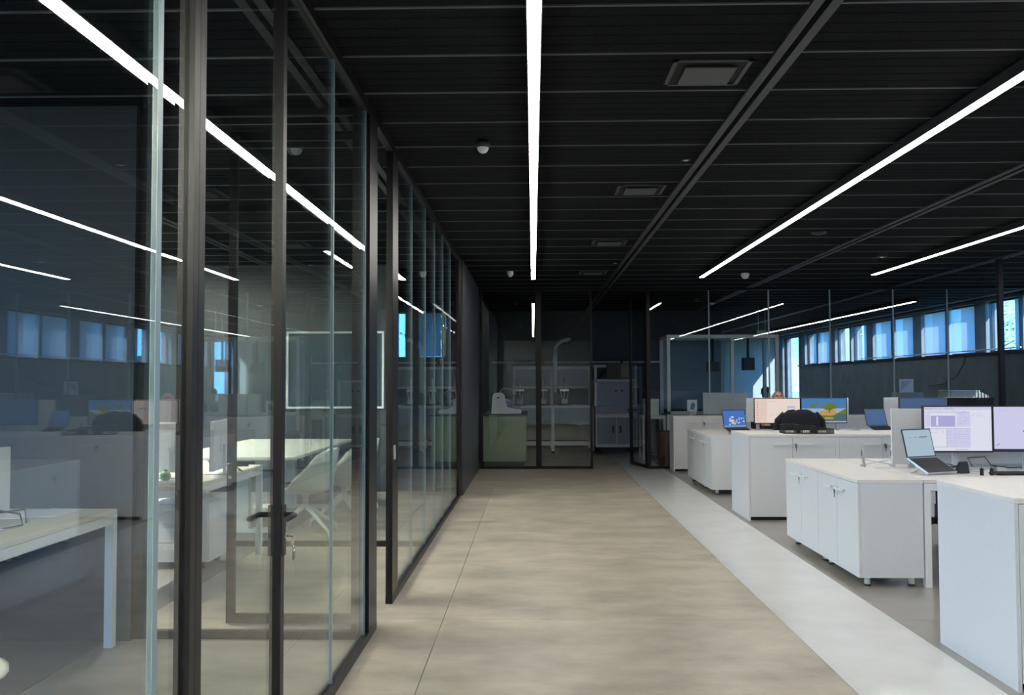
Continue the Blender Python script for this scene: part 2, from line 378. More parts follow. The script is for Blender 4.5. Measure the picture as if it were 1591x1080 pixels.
# ---------------------------------------------------------------- lights and ceiling fittings
def led(x, y0, y1, label, mat=None):
    o = thing('linear_light', label, 'light', (x, y0, CEIL), 0, 'linear ceiling lights'); L = y1 - y0
    MB().box(-.032, .032, 0, L, -.075, -.012).build('housing', blackmat, o)
    MB().box(-.027, .027, .004, L - .004, -.079, -.0755).build('diffuser', mat or ledm, o)
    for yb in (0, L - .05): MB().box(-.03, .03, yb, yb + .05, -.012, 0).build('bracket', blackmat, o)
led(0.01, .6, 13.15, 'glowing linear light above the middle of the corridor')
led(2.37, .6, 13.05, 'glowing linear light above the corridor-side cabinets')
led(4.70, .6, 12.85, 'glowing linear light above the second row of desks')
led(7.04, .6, 13.0, 'glowing linear light nearest the right windows')
ledfill = emis('added_fill_diffuser', (1, .965, .82), 650)  # for lamps added out of view to brighten the left rooms
led(7.04, 17.2, 29.0, 'linear light in the far hall nearest the windows', emis('dim_led_diffuser', (.9, .96, 1), 14))
led(-2.30, -3.4, .6, 'added out-of-view linear light brightening the near left room', ledfill)
led(-4.64, 5.5, 7.7, 'added out-of-view linear light brightening the left room with the farther cream desk', ledfill)
led(-4.64, 8.3, 10.4, 'added out-of-view linear light brightening the meeting room', ledfill)
def diffuser(x, y, label):
    o = thing('ceiling_diffuser', label, 'air vent', (x, y, CEIL), 0, 'square ceiling air diffusers'); s = .19
    f = MB()
    for a in range(4):
        T = Matrix.Rotation(a * math.pi / 2, 4, 'Z')
        f.box(-s, s, s - .022, s, -.008, .0, None, T)
    f.build('frame', ceilbar, o)
    MB().box(-s + .022, s - .022, -s + .022, s - .022, -.002, 0).build('throat', ceilback, o)
    MB().box(-.125, .125, -.125, .125, -.022, -.016).build('plate', M('plate_grey', (.045, .048, .054), .5), o)
    for xh in (-.1, .1): MB().tube([(xh, .1, -.018), (xh, .1, 0)], .004, n=6).build('hanger', silver, o)
for i, (x, y) in enumerate([(.874, 4.6), (.865, 7.41), (.85, 10.2), (.85, 13.0)]):
    diffuser(x, y, 'square black air diffuser, %s along the corridor ceiling' % ['nearest', 'second', 'third', 'farthest'][i])
def sensor(x, y, label, dark=True, r=.045):
    o = thing('motion_sensor', label, 'sensor', (x, y, CEIL))
    MB().lathe([(r * .85, 0), (r, -.02), (r, -.04), (r * .85, -.045)]).build('base', blackmat if dark else domew, o)
    MB().lathe([(r * .82, -.043), (r * .8, -.055), (r * .6, -.072), (r * .3, -.081), (0, -.083)]).build('dome', domew, o)
sensor(-.314, 5.87, 'black motion sensor with white dome near the corridor light')
sensor(-.31, 12.8, 'small white domed sensor at the far end of the corridor ceiling', False)
sensor(3.02, 13.2, 'white smoke detector on the ceiling over the desks', False, .06)
sensor(3.4, 17.6, 'smoke detector behind the far glass', True, .07)
o = thing('ceiling_speaker', 'flat dark round speaker in the ceiling over the desks', 'speaker', (2.96, 9.6, CEIL)); MB().lathe([(.075, 0), (.075, -.012), (.06, -.02), (0, -.022)]).build('rim', ceilbar, o); MB().lathe([(.05, -.02), (.05, -.025), (0, -.026)]).build('grille', blackmat, o)
o = thing('ceiling_box', 'small black box on the ceiling between two lights', 'sensor', (4.2, 11.2, CEIL)); MB().box(-.06, .06, -.05, .05, -.05, 0).bevel(.008).build('case', blackmat, o); MB().lathe([(.02, -.05), (.02, -.058), (0, -.06)]).build('lens', domew, o)
for i, (x, y) in enumerate([(1.07, 6.43), (1.07, 12.0)]):
    o = thing('recessed_spot', ['small recessed spot beside the ceiling track, nearer one', 'small recessed spot beside the ceiling track, farther one'][i], 'spotlight', (x, y, CEIL)); MB().lathe([(.035, 0), (.035, -.004), (.025, -.006), (.02, -.002)]).build('ring', ceilbar, o); MB().lathe([(.018, -.001), (.018, -.006), (0, -.008)]).build('lens', domew, o)

# ---------------------------------------------------------------- storage cabinets
hm = MB().tube([(-.065, 0, 0), (-.065, -.026, 0)], .005, n=8).tube([(.065, 0, 0), (.065, -.026, 0)], .005, n=8).box(-.078, .078, -.034, -.022, -.008, .008).mesh('handle', whitemetal)
km = MB().tube([(0, 0, 0), (0, -.012, 0)], .010, steel, 12).box(-.002, .002, -.030, -.010, -.010, .008, steel).box(-.010, .010, -.027, -.023, -.034, -.006, steel).box(-.004, .004, -.027, -.024, -.065, -.034, steel).mesh('lock_key')
def cabinet(name, label, loc, rz, wd=.9, d=.42, h=.71, foot=.065, endL=False, group=None, key=True):
    o = thing(name, label, 'cabinet', loc, rz, group); t = .018
    if endL:   # plinth type with side panel to the floor
        MB().box(0, t, 0, d, 0, h).build('side_panel', white, o)
    else:
        MB().box(0, t, .0, d, foot, h).build('side_panel', white, o)
    MB().box(wd - t, wd, 0, d, 0 if endL else foot, h).build('side_panel', white, o)
    MB().box(t, wd - t, .022, d - .022, foot, foot + t).box(t, wd - t, .022, d - .022, h - t, h).box(t, wd - t, d - .03, d - .022, foot + t, h - t).build('carcass', white, o)
    if endL: MB().box(t, wd - t, .05, d - .05, 0, foot).build('plinth', blackmat, o)
    else:
        for x in (.07, wd - .07):
            for y in (.06, d - .06):
                MB().lathe([(.020, 0.012), (.020, foot)], whitemetal, 14).lathe([(.024, 0), (.024, .012)], blackmat, 14).build('foot', None, o, (x, y, 0))
    half = (wd - 2 * t) / 2 if endL else wd / 2
    x0 = t if endL else 0
    for k in (0, 1):
        dr = MB().box(x0 + k * half + .0025, x0 + (k + 1) * half - .0025, 0 if endL else -.018, .018 if endL else -.001, foot + .004 if endL else foot, h - .003).build('door', white, o)
        cx = x0 + half + (-.115 if k == 0 else .115); yf = 0 if endL else -.018
        place(hm, 'handle', dr, (cx, yf, h - .075))
        if k == 1 and key: place(km, 'lock_key', dr, (x0 + half + .028, yf, h - .078))
    return o
def tall_row(y, d, n, x0, which, lock):
    for i in range(n):
        cabinet('tall_cabinet', 'white two-door cabinet, %s from the corridor in the %s tall row' % (ORD[i], which), (x0 + i * .9, y, 0), 0, .9, d, .845, .035, True, 'tall white cabinets')
    t = MB().box(x0 - .002, x0 + n * .9 + .002, y - .004, y + d + .002, .845, .870).bevel(.002, 1).build('cabinet_worktop', whitetop)
    tag(t, 'long pale worktop over the %s tall cabinet row' % which, 'worktop')
tall_row(4.28, .80, 2, 2.18, 'nearest', True)
tall_row(9.49, .80, 4, 2.18, 'middle', True)
tall_row(14.70, .42, 4, 2.21, 'farthest', True)
def low_pair(yn, which):
    for i, yf in enumerate((yn + .9, yn + 1.8)):
        cabinet('low_cabinet', 'low white two-door cabinet at the end of the %s desks, %s one' % (which, ['nearer', 'farther'][i]), (2.235, yf, 0), R(-90), .9, .42, .705, .065, False, 'low white cabinets')
    t = MB().box(2.212, 2.66, yn - .003, yn + 1.803, .705, .730).bevel(.002, 1).build('cabinet_worktop', whitetop)
    tag(t, 'pale worktop over the low cabinets of the %s desks' % which, 'worktop')
low_pair(6.42, 'nearest'); low_pair(11.63, 'far')

# ---------------------------------------------------------------- desks
def desk(label, loc, wd, d, rz=0, top=whitetop, group=None, skip=()):
    o = thing('desk', label, 'desk', loc, rz, group)
    MB().box(0, wd, 0, d, .705, .730).bevel(.002, 1).build('tabletop', top, o)
    for i, (x, y) in enumerate(((0, 0), (wd - .045, 0), (0, d - .045), (wd - .045, d - .045))):
        MB().box(x, x + .045, y, y + .045, 0, .703).build('leg', whitemetal, o)
    MB().box(.045, wd - .045, .002, .042, .655, .703).box(.045, wd - .045, d - .042, d - .002, .655, .703).box(.002, .042, .045, d - .045, .655, .703).box(wd - .042, wd - .002, .045, d - .045, .655, .703).build('frame', whitemetal, o)
    return o
g = 'white bench desks'
desk('near side white desk beside the nearest low cabinets', (2.665, 6.42, 0), 1.6, .86, group=g)
desk('far side white desk beside the nearest low cabinets', (2.665, 7.34, 0), 1.6, .86, group=g)
desk('near side white desk under the landscape monitor', (2.665, 11.63, 0), 1.6, .86, group=g)
desk('far side white desk in front of the seated bald person', (2.665, 12.57, 0), 1.6, .86, group=g)
desk('near side white desk under the blank blue and black monitors', (4.27, 11.63, 0), 1.6, .86, group=g)
desk('far side white desk behind the blank blue monitor', (4.27, 12.57, 0), 1.6, .86, group=g)
desk('cream topped desk nearest the camera in the left room', (-3.04, 3.37, 0), .8, 1.6, top=cream)
desk('cream topped desk with white monitors behind the cross glass', (-3.04, 6.03, 0), .8, 1.63, top=cream)
def divider(x0, x1, y, label, z0=.03):
    o = thing('desk_screen', label, 'desk divider', (x0, y, .73), 0, 'white desk dividers'); L = x1 - x0
    MB().box(0, L, -.012, .012, z0, .46).bevel(.004).build('panel', white, o)
    for x in (.15, L - .15): MB().box(x - .02, x + .02, -.02, .02, 0, z0 + .03).build('clamp', silver, o)
divider(2.79, 4.2, 7.31, 'white desk divider behind the software monitors')
divider(2.86, 4.22, 12.53, 'white desk divider behind the landscape monitor', .14)
divider(4.69, 5.9, 12.53, 'white desk divider behind the blank blue monitor')

# ---------------------------------------------------------------- screens and monitors
E = lambda n, c, s=1: emis(n, c, s * .74)
s_lilac = E('screen_lilac', (.72, .72, .98), .85); s_white = E('screen_white', (.85, .87, 1), .85); s_mid = E('screen_mid', (.50, .50, .85), .8)
s_dark = E('screen_dark', (.10, .10, .16), .6); s_grey = E('screen_grey', (.62, .63, .70), .8); s_pink = E('screen_pink', (.95, .74, .66), .8); s_pink2 = E('screen_pale_pink', (.95, .80, .74), .85)
s_sky = E('screen_sky', (.10, .28, .62), .7); s_sky2 = E('screen_pale_sky', (.45, .62, .80), .7); s_sand = E('screen_sand', (.75, .42, .16), .7); s_leaf = E('screen_leaf', (.22, .33, .05), .6); s_sea = E('screen_sea', (.14, .22, .26), .6)
s_red = E('screen_red', (.5, .05, .05), .7); s_blue = E('screen_blue', (.08, .22, .62), .8); s_pale = E('screen_pale', (.55, .72, .86), .7)
bluereflect = M('blank_screen_blue_reflection', (.10, .17, .33), .25); blankblack = M('blank_screen_black', (.008, .008, .009), .25)  # blue of the blank screen is a reflection painted into its colour
def rect(mb, x0, x1, z0, z1, m, y=0): mb.quad([(x0, y, z0), (x1, y, z0), (x1, y, z1), (x0, y, z1)], m)
def textrows(mb, x0, x1, z0, z1, n, m, y, fill=.6):
    for k in range(n):
        z = z1 - (k + .5) * (z1 - z0) / n; x = x0
        while x < x1 - .01:
            L = random.uniform(.006, .022); 
            if random.random() < fill: rect(mb, x, min(x + L, x1), z - .0011, z + .0011, m, y)
            x += L + .004
def scr_software(W, H):
    b = MB(); rect(b, 0, W, 0, H, s_white)
    y = -.0004
    rect(b, 0, W, H * .93, H, s_lilac, y); rect(b, W * .10, W * .46, H * .55, H * .80, s_mid, y); rect(b, W * .02, W * .09, H * .55, H * .85, s_lilac, y)
    rect(b, W * .48, W * .68, H * .55, H * .88, s_lilac, y); rect(b, W * .33, W * .68, H * .10, H * .50, s_lilac, y); rect(b, W * .18, W * .21, H * .58, H * .78, s_white, y * 1.5)
    y = -.0008
    for q in (.88, .51, .085): rect(b, 0, W * .68, H * q, H * q + .0016, s_dark, y)
    for q in (.46, .68, .965): rect(b, W * q, W * q + .0014, H * .1, H * .86, s_grey, y)
    rect(b, W * .33, W * .33 + .0012, H * .09, H * .5, s_dark, y)
    textrows(b, W * .02, W * .45, H * .94, H * .98, 1, s_dark, y); textrows(b, W * .02, W * .6, H * .89, H * .93, 1, s_mid, y)
    textrows(b, W * .34, W * .67, H * .14, H * .47, 8, s_mid, y, .7); textrows(b, W * .49, W * .67, H * .6, H * .86, 7, s_mid, y)
    textrows(b, W * .03, W * .3, H * .4, H * .5, 3, s_mid, y); textrows(b, W * .71, W * .9, H * .78, H * .87, 3, s_mid, y); textrows(b, W * .45, W * .68, H * .01, H * .05, 1, s_dark, y)
    return b
def scr_cad(W, H):
    b = MB(); rect(b, 0, W, 0, H, s_lilac); textrows(b, W * .05, W * .95, H * .9, H * .96, 2, s_mid, -.0005, .4)
    b.prism([(W * .42, H * .44), (W * .50, H * .54), (W * .75, H * .66), (W * .77, H * .60), (W * .56, H * .42), (W * .45, H * .40)], -.0007, -.0003, s_dark)
    b.prism([(W * .03, H * .10), (W * .08, H * .16), (W * .085, H * .155), (W * .035, H * .095)], -.0007, -.0003, s_dark)
    rect(b, 0, W, 0, H * .03, s_dark, -.0005); return b
def scr_list(W, H):
    b = MB(); rect(b, 0, W, 0, H, s_pink); rect(b, W * .27, W, 0, H, s_pink2, -.0003)
    for k in range(8): rect(b, W * .05, W * .07, H * (.1 + k * .105), H * (.13 + k * .105), s_red, -.0006)
    textrows(b, W * .09, W * .25, H * .08, H * .95, 9, s_sand, -.0006, .5); rect(b, W * .72, W * .9, H * .5, H * .7, s_grey, -.0006); rect(b, W * .74, W * .88, H * .53, H * .61, s_white, -.0008)
    textrows(b, W * .35, W * .7, H * .28, H * .36, 2, s_sand, -.0006, .6); textrows(b, W * .3, W * .55, H * .88, H * .93, 1, s_red, -.0006, .4); return b
def scr_island(W, H):
    b = MB(); rect(b, 0, W, 0, H, s_sky)
    rect(b, 0, W, H * .38, H * .58, s_sky2, -.0003); rect(b, 0, W, 0, H * .38, s_sea, -.0004)
    def blob(cx, cz, rx, rz, m, y, n=14, j=.2):
        b.prism([(W * (cx + rx * math.cos(t) * random.uniform(1 - j, 1 + j)), H * (cz + rz * math.sin(t) * random.uniform(1 - j, 1 + j))) for t in [2 * math.pi * q / n for q in range(n)]], y, y + .0003, m)
    b.prism([(W * .80, H * .38), (W * .9, H * .50), (W, H * .58), (W, H * .36)], -.0007, -.0004, s_leaf)
    blob(.57, .38, .22, .10, s_sand, -.0009); blob(.66, .46, .11, .10, s_sand, -.0010); blob(.57, .22, .18, .07, s_leaf, -.0011); blob(.60, .17, .12, .04, s_sand, -.0013)
    for cx, cz, rx, rz in ((.55, .62, .10, .09), (.65, .70, .11, .10), (.72, .62, .07, .07), (.60, .56, .09, .05)): blob(cx, cz, rx, rz, s_leaf, -.0012, 12, .3)
    b.prism([(W * .60, H * .40), (W * .63, H * .62), (W * .645, H * .62), (W * .625, H * .40)], -.0015, -.0012, s_dark)
    for cx, cz in ((.26, .66), (.30, .72), (.38, .80), (.22, .70)): blob(cx, cz, .035, .06, s_leaf, -.0010, 8, .3)
    rect(b, 0, W, 0, H * .05, s_sky2, -.0016); return b
def scr_plain(m):
    def f(W, H): b = MB(); rect(b, 0, W, 0, H, m); return b
    return f
def monitor(label, loc, rz, W, H, scr, zc, back=blackmat, tilt=0, standm=None):
    """screen faces -Y; loc on the desk surface under the panel"""
    standm = standm or lightgrey
    o = thing('monitor', label, 'monitor', loc, rz, 'desk monitors')
    p = MB().box(-W / 2, W / 2, -.012, .014, zc - H / 2, zc + H / 2).build('panel', back, o)
    bz = MB(); e = .008
    bz.box(-W / 2, W / 2, -.0155, -.012, zc - H / 2, zc - H / 2 + e + .004).box(-W / 2, W / 2, -.0155, -.012, zc + H / 2 - e, zc + H / 2).box(-W / 2, -W / 2 + e, -.0155, -.012, zc - H / 2 + .012, zc + H / 2 - e).box(W / 2 - e, W / 2, -.0155, -.012, zc - H / 2 + .012, zc + H / 2 - e)
    bz.build('bezel', blackmat, p)
    s = scr(W - 2 * e, H - 2 * e - .004); so = s.build('screen', None, p); so.location = (-W / 2 + e, -.0126, zc - H / 2 + e + .004)
    MB().prism([(-.028, .0), (.028, 0), (.02, zc), (-.02, zc)], .03, .045).build('neck', standm, o)
    MB().box(-.05, .05, .013, .03, zc - .05, zc + .05).build('mount', standm, o)
    MB().box(-.12, .12, -.09, .09, 0, .008).bevel(.003, 1).build('base', standm, o)
    return o
monitor('monitor showing engineering software panels beside the open laptop', (3.195, 7.08, .73), 0, .518, .350, scr_software, .312)
monitor('monitor showing a dark part on a lilac drawing, at right edge', (3.720, 7.08, .73), R(-3), .518, .345, scr_cad, .314)
monitor('monitor showing a pinkish list window beside the landscape picture', (3.21, 12.30, .73), 0, .605, .335, scr_list, .290)
monitor('monitor showing an island landscape wallpaper', (3.82, 12.30, .73), R(3), .61, .335, scr_island, .295)
monitor('blank bluish monitor behind the software monitor', (5.10, 12.30, .73), 0, .605, .335, scr_plain(bluereflect), .295)
monitor('blank black monitor to the right of the bluish one', (5.73, 12.30, .73), R(-2), .605, .335, scr_plain(blankblack), .292)
monitor('white monitor seen edge-on on the nearest cream desk', (-2.52, 4.16, .73), R(-87), .54, .33, scr_plain(blankblack), .205, whitemetal, standm=whitemetal)
monitor('white monitor seen edge-on at left of the farther cream desk', (-2.62, 6.20, .73), R(-80), .34, .33, scr_plain(blankblack), .205, whitemetal, standm=whitemetal)
monitor('white monitor seen edge-on at right of the farther cream desk', (-2.35, 6.92, .73), R(-84), .50, .36, scr_plain(blankblack), .215, whitemetal, standm=whitemetal)
monitor('white monitor turned with its back to the corridor on the farther cream desk', (-2.62, 6.62, .73), R(180), .42, .36, scr_plain(s_pale), .215, whitemetal, standm=whitemetal)

# ---------------------------------------------------------------- laptops on stands
def laptop(label, loc, rz, scr, raise_=.10, slope=24, open_=108, body=blackmat, W=.33, D=.225):
    o = thing('laptop', label, 'laptop', loc, rz)
    T = Matrix.Translation((0, 0, raise_)) @ Matrix.Rotation(R(slope), 4, 'X')   # base slopes down toward -Y, hinge at y=0
    b = MB().box(-W / 2, W / 2, -D, 0, -.012, 0, None, T); b.build('base', silver, o)
    k = MB()
    for r in range(5):
        k.box(-W / 2 + .02, W / 2 - .02, -.035 - .022 * r - .017, -.035 - .022 * r, .0, .002, None, T)
    k.box(-.05, .05, -D + .015, -D + .075, 0, .001, None, T); k.build('keyboard', body, o)
    MB().box(-W / 2 + .004, W / 2 - .004, -D + .004, -.012, -.0005, .0006, None, T).build('palm_rest', blackmat, o)
    T2 = Matrix.Translation((0, 0, raise_)) @ Matrix.Rotation(R(slope + open_ - 90 - slope) * -1, 4, 'X')
    lid = MB().box(-W / 2, W / 2, 0, .007, 0, D, None, T2).build('lid', blackmat, o)
    s = scr(W - .014, D - .014); so = s.build('screen', None, lid); so.matrix_local = T2 @ Matrix.Translation((-W / 2 + .007, -.0008, .007))
    st = MB()
    for sx in (-.09, .09):
        q = T @ Vector((sx, -D * .96, -.014)); q2 = T @ Vector((sx, -.01, -.014))
        st.tube([(sx, .02, .004), (sx, -D * .7, .004)], .004, n=6).tube([q2, q], .004, n=6).tube([(sx, .0, .004), (T @ Vector((sx, -D * .5, -.014)))], .004, n=6).tube([(sx, -D * .7, .004), q2], .004, n=6)
    st.build('laptop_stand', silver, o)
    return o
def scr_lap(W, H):
    b = MB(); rect(b, 0, W, 0, H, s_pale); textrows(b, W * .05, W * .6, H * .7, H * .74, 1, s_dark, -.0003); rect(b, W * .55, W * .85, H * .71, H * .735, s_dark, -.0005); rect(b, W * .02, W * .98, H * .8, H * .805, s_grey, -.0003); textrows(b, W * .5, W * .95, H * .05, H * .12, 2, s_mid, -.0003, .4); return b
def scr_lap2(W, H):
    b = MB(); rect(b, 0, W, 0, H, s_blue); 
    for q in range(26):
        x, z = random.uniform(.25, .95), random.uniform(.1, .6); r = random.uniform(.02, .07)
        b.prism([(W * (x + r * math.cos(t)), H * (z + r * 1.3 * math.sin(t))) for t in [2 * math.pi * j / 7 for j in range(7)]], -.0006 - q * .00002, -.0003 - q * .00002, random.choice([s_pale, s_lilac, s_pink, s_sky2]))
    rect(b, 0, W, 0, H * .06, s_sky2, -.0012); return b
laptop('open laptop on a silver stand beside the software monitor', (2.86, 6.92, .73), R(25), scr_lap, .115, 27, 104, W=.285, D=.21)
laptop('open laptop with blue wallpaper on the far low cabinet top', (2.60, 12.02, .736), R(18), scr_lap2, .085, 20, 102)
laptop('dark blank laptop on a stand beside the white divider', (4.50, 12.25, .73), R(20), scr_plain(bluereflect), .10, 22, 106)
# empty folding stand
o = thing('laptop_stand', 'empty silver folding laptop stand on the low cabinet top', 'laptop stand', (2.725, 7.42, .73), 0)
for sx in (-.115, .115):
    MB().prism([(-.03, 0), (.05, 0), (.045, .012), (.0, .02), (.025, .10), (.03, .145), (.012, .145), (.0, .10), (-.03, .012)], sx - .008, sx + .008, axis='x').build('arm', silver, o)
    MB().box(sx - .009, sx + .009, .008, .022, .085, .125).build('rubber_pad', blackmat, o)
MB().tube([(-.115, .0, .015), (.115, .0, .06)], .004, n=6).tube([(.115, 0.004, .015), (-.115, .004, .06)], .004, n=6).build('cross_bar', silver, o)

# ---------------------------------------------------------------- desk items
DZ = .73
def mouse(x, y, label, z=DZ, s=1):
    b = MB().ball((0, 0, .008), .05 * s, None, 2, (.62, 1, .48)); o = b.build('computer_mouse', blackmat); o.location = (x, y, z + .012); tag(o, label, 'mouse'); return o
mouse(3.12, 8.05, 'black mouse on the far edge of the nearest bench'); mouse(3.55, 7.95, 'black mouse under the software monitor')
o = thing('keyboard', 'dark keyboard on the near desk at right edge of view', 'keyboard', (3.53, 6.78, DZ), 0)
MB().box(-.22, .22, -.065, .065, 0, .014).build('case', blackmat, o)
kc = MB().box(-.0065, .0065, -.0065, .0065, .0, .006).mesh('key', M('key_grey', (.06, .06, .065), .5))
for r in range(6):
    for q in range(24): place(kc, 'key', o, (-.205 + q * .0178, -.05 + r * .02, .0145))
o = thing('phone_stand', 'small black slanted phone dock beside the laptop', 'phone dock', (3.14, 6.88, DZ), R(15))
MB().prism([(-.03, 0), (.05, 0), (.05, .006), (.0, .085), (-.008, .085)], -.035, .035, axis='x').build('body', blackmat, o); MB().box(-.03, .03, .03, .055, .004, .012).build('lip', blackmat, o)
for i, x in enumerate((3.13, 3.20)):
    o = thing('small_bottle', ['tiny black bottle with brass cap, left of two', 'tiny black bottle with brass cap, right of two'][i], 'bottle', (x + .07, 6.72, DZ), 0, 'tiny bottles'); MB().box(-.010, .010, -.010, .010, 0, .05).bevel(.002).build('body', blackmat, o); MB().lathe([(.004, .05), (.004, .066), (.002, .07)]).build('cap', brass, o)
o = thing('glass_tumbler', 'small clear glass beside the keyboard', 'glass', (3.335, 6.82, DZ)); MB().lathe([(.02, 0), (.024, .055), (.021, .055), (.018, .006), (0, .006)]).build('wall', clear, o); MB().lathe([(.019, .001), (.019, .005)]).build('foot', lightgrey, o)
t = MB().tube([(3.36, 7.2, DZ + .02), (3.3, 7.15, .82), (3.42, 7.13, .83), (3.5, 7.2, .76), (3.62, 7.15, .745), (3.8, 7.1, .76)], .004, n=6).build('cable', blackmat); tag(t, 'black cable looping below the software monitor', 'cable')
t = MB().tube([(3.02, 7.0, DZ + .006), (2.98, 6.95, .76), (3.05, 6.9, .745), (3.12, 7.0, .78), (3.05, 7.08, .79), (3.15, 7.12, .745), (3.2, 7.05, .77), (3.1, 7.1, .76)], .004, n=6).build('cable', blackmat); tag(t, 'tangled black cable behind the open laptop', 'cable')
t = MB().box(3.30, 4.1, 7.36, 7.5, DZ, .755).build('power_rail', lightgrey); tag(t, 'grey power rail across the desk behind the monitors', 'power strip')
# mesh letter trays on the middle tall row
def tray(x, y, wd, d, h, label, z=.87):
    o = thing('mesh_tray', label, 'desk tray', (x, y, z), 0, 'black mesh trays')
    MB().box(0, wd, 0, d, 0, .003).build('bottom', blackmat, o)
    w_ = MB(); n = int(wd / .016); 
    for q in range(n + 1): 
        for yy in (0, d): w_.box(q * wd / n - .0014, q * wd / n + .0014, yy - .0014, yy + .0014, 0, h)
    for q in range(int(d / .016) + 1):
        for xx in (0, wd): w_.box(xx - .0014, xx + .0014, q * .016 - .0014, q * .016 + .0014, 0, h)
    for zz in (h * .33, h * .66): w_.box(0, wd, -.001, .001, zz - .001, zz + .001).box(0, wd, d - .001, d + .001, zz - .001, zz + .001)
    w_.build('mesh_wall', blackmat, o)
    MB().tube([(0, 0, h), (wd, 0, h), (wd, d, h), (0, d, h), (0, 0, h)], .004, n=6).build('rim', blackmat, o)
tray(2.58, 9.58, .15, .22, .09, 'square black mesh tray in front of the jacket chair'); tray(2.75, 9.55, .14, .24, .075, 'middle black mesh tray on the tall cabinet row'); tray(2.90, 9.53, .16, .25, .05, 'flat black mesh tray at right of the three')
tray(4.02, 11.75, .12, .1, .06, 'black mesh pen tray below the landscape monitor', DZ)
t = MB().tube([(4.06, 11.8, DZ + .01), (4.12, 11.82, DZ + .11)], .004, n=6).build('pen', M('pink_pen', (.6, .3, .5), .4)); tag(t, 'pale pink pen leaning in the black mesh pen tray', 'pen')
# left room things
for i, (x, y, r) in enumerate(((-2.66, 4.74, 12), (-2.50, 4.80, -6))):
    t = MB().box(-.105, .105, -.148, .148, 0, .0015 + .001 * i).build('paper_sheet', paper); t.location = (x, y, DZ + .0012 * i); t.rotation_euler = (0, 0, R(r)); tag(t, ['loose white sheet under another on the nearest cream desk', 'white sheet lying on top at the nearest cream desk end'][i], 'paper')
t = MB().tube([(-2.44, 4.05, .77), (-2.41, 4.15, .83), (-2.38, 4.27, .80), (-2.40, 4.33, .74), (-2.45, 4.2, .737), (-2.5, 4.3, .80), (-2.44, 4.42, .80), (-2.42, 4.40, .738)], .004, n=6).build('cable', blackmat); tag(t, 'dark cable loop beside the edge-on monitor on the nearest cream desk', 'cable')
b = MB().lathe([(.02, 0), (.035, .015), (.038, .04), (.03, .06), (.012, .066)], green, 14).lathe([(.012, .066), (.012, .076), (0, .078)], blackmat, 10); t = b.build('green_bottle'); t.location = (-2.55, 6.40, DZ); tag(t, 'squat green bottle on the farther cream desk', 'bottle')
t = MB().box(-.1, .1, -.14, .14, 0, .004).build('paper_sheet', paper); t.location = (-2.42, 6.32, DZ); tag(t, 'white papers on the farther cream desk', 'paper')
t = MB().tube([(-2.35, 6.98, .80), (-2.27, 7.02, .78), (-2.22, 7.05, .735), (-2.27, 7.12, .738)], .005, n=6).build('cable', blackmat); tag(t, 'short black cable by the right edge-on monitor', 'cable')
o = thing('pedestal', 'white mobile drawer pedestal under the farther cream desk', 'drawer unit', (-2.96, 7.0, 0)); MB().box(0, .5, .02, .42, .05, .49).build('body', white, o)
for k in range(3):
    dr = MB().box(.005, .495, 0, .02, .055 + k * .145, .195 + k * .145).build('drawer', white, o); place(hm, 'handle', dr, (.25, 0, .16 + k * .145))
for x in (.05, .45):
    for y in (.06, .37): MB().tube([(x - .015, y, .025), (x + .015, y, .025)], .025, n=12).build('caster', blackmat, o)

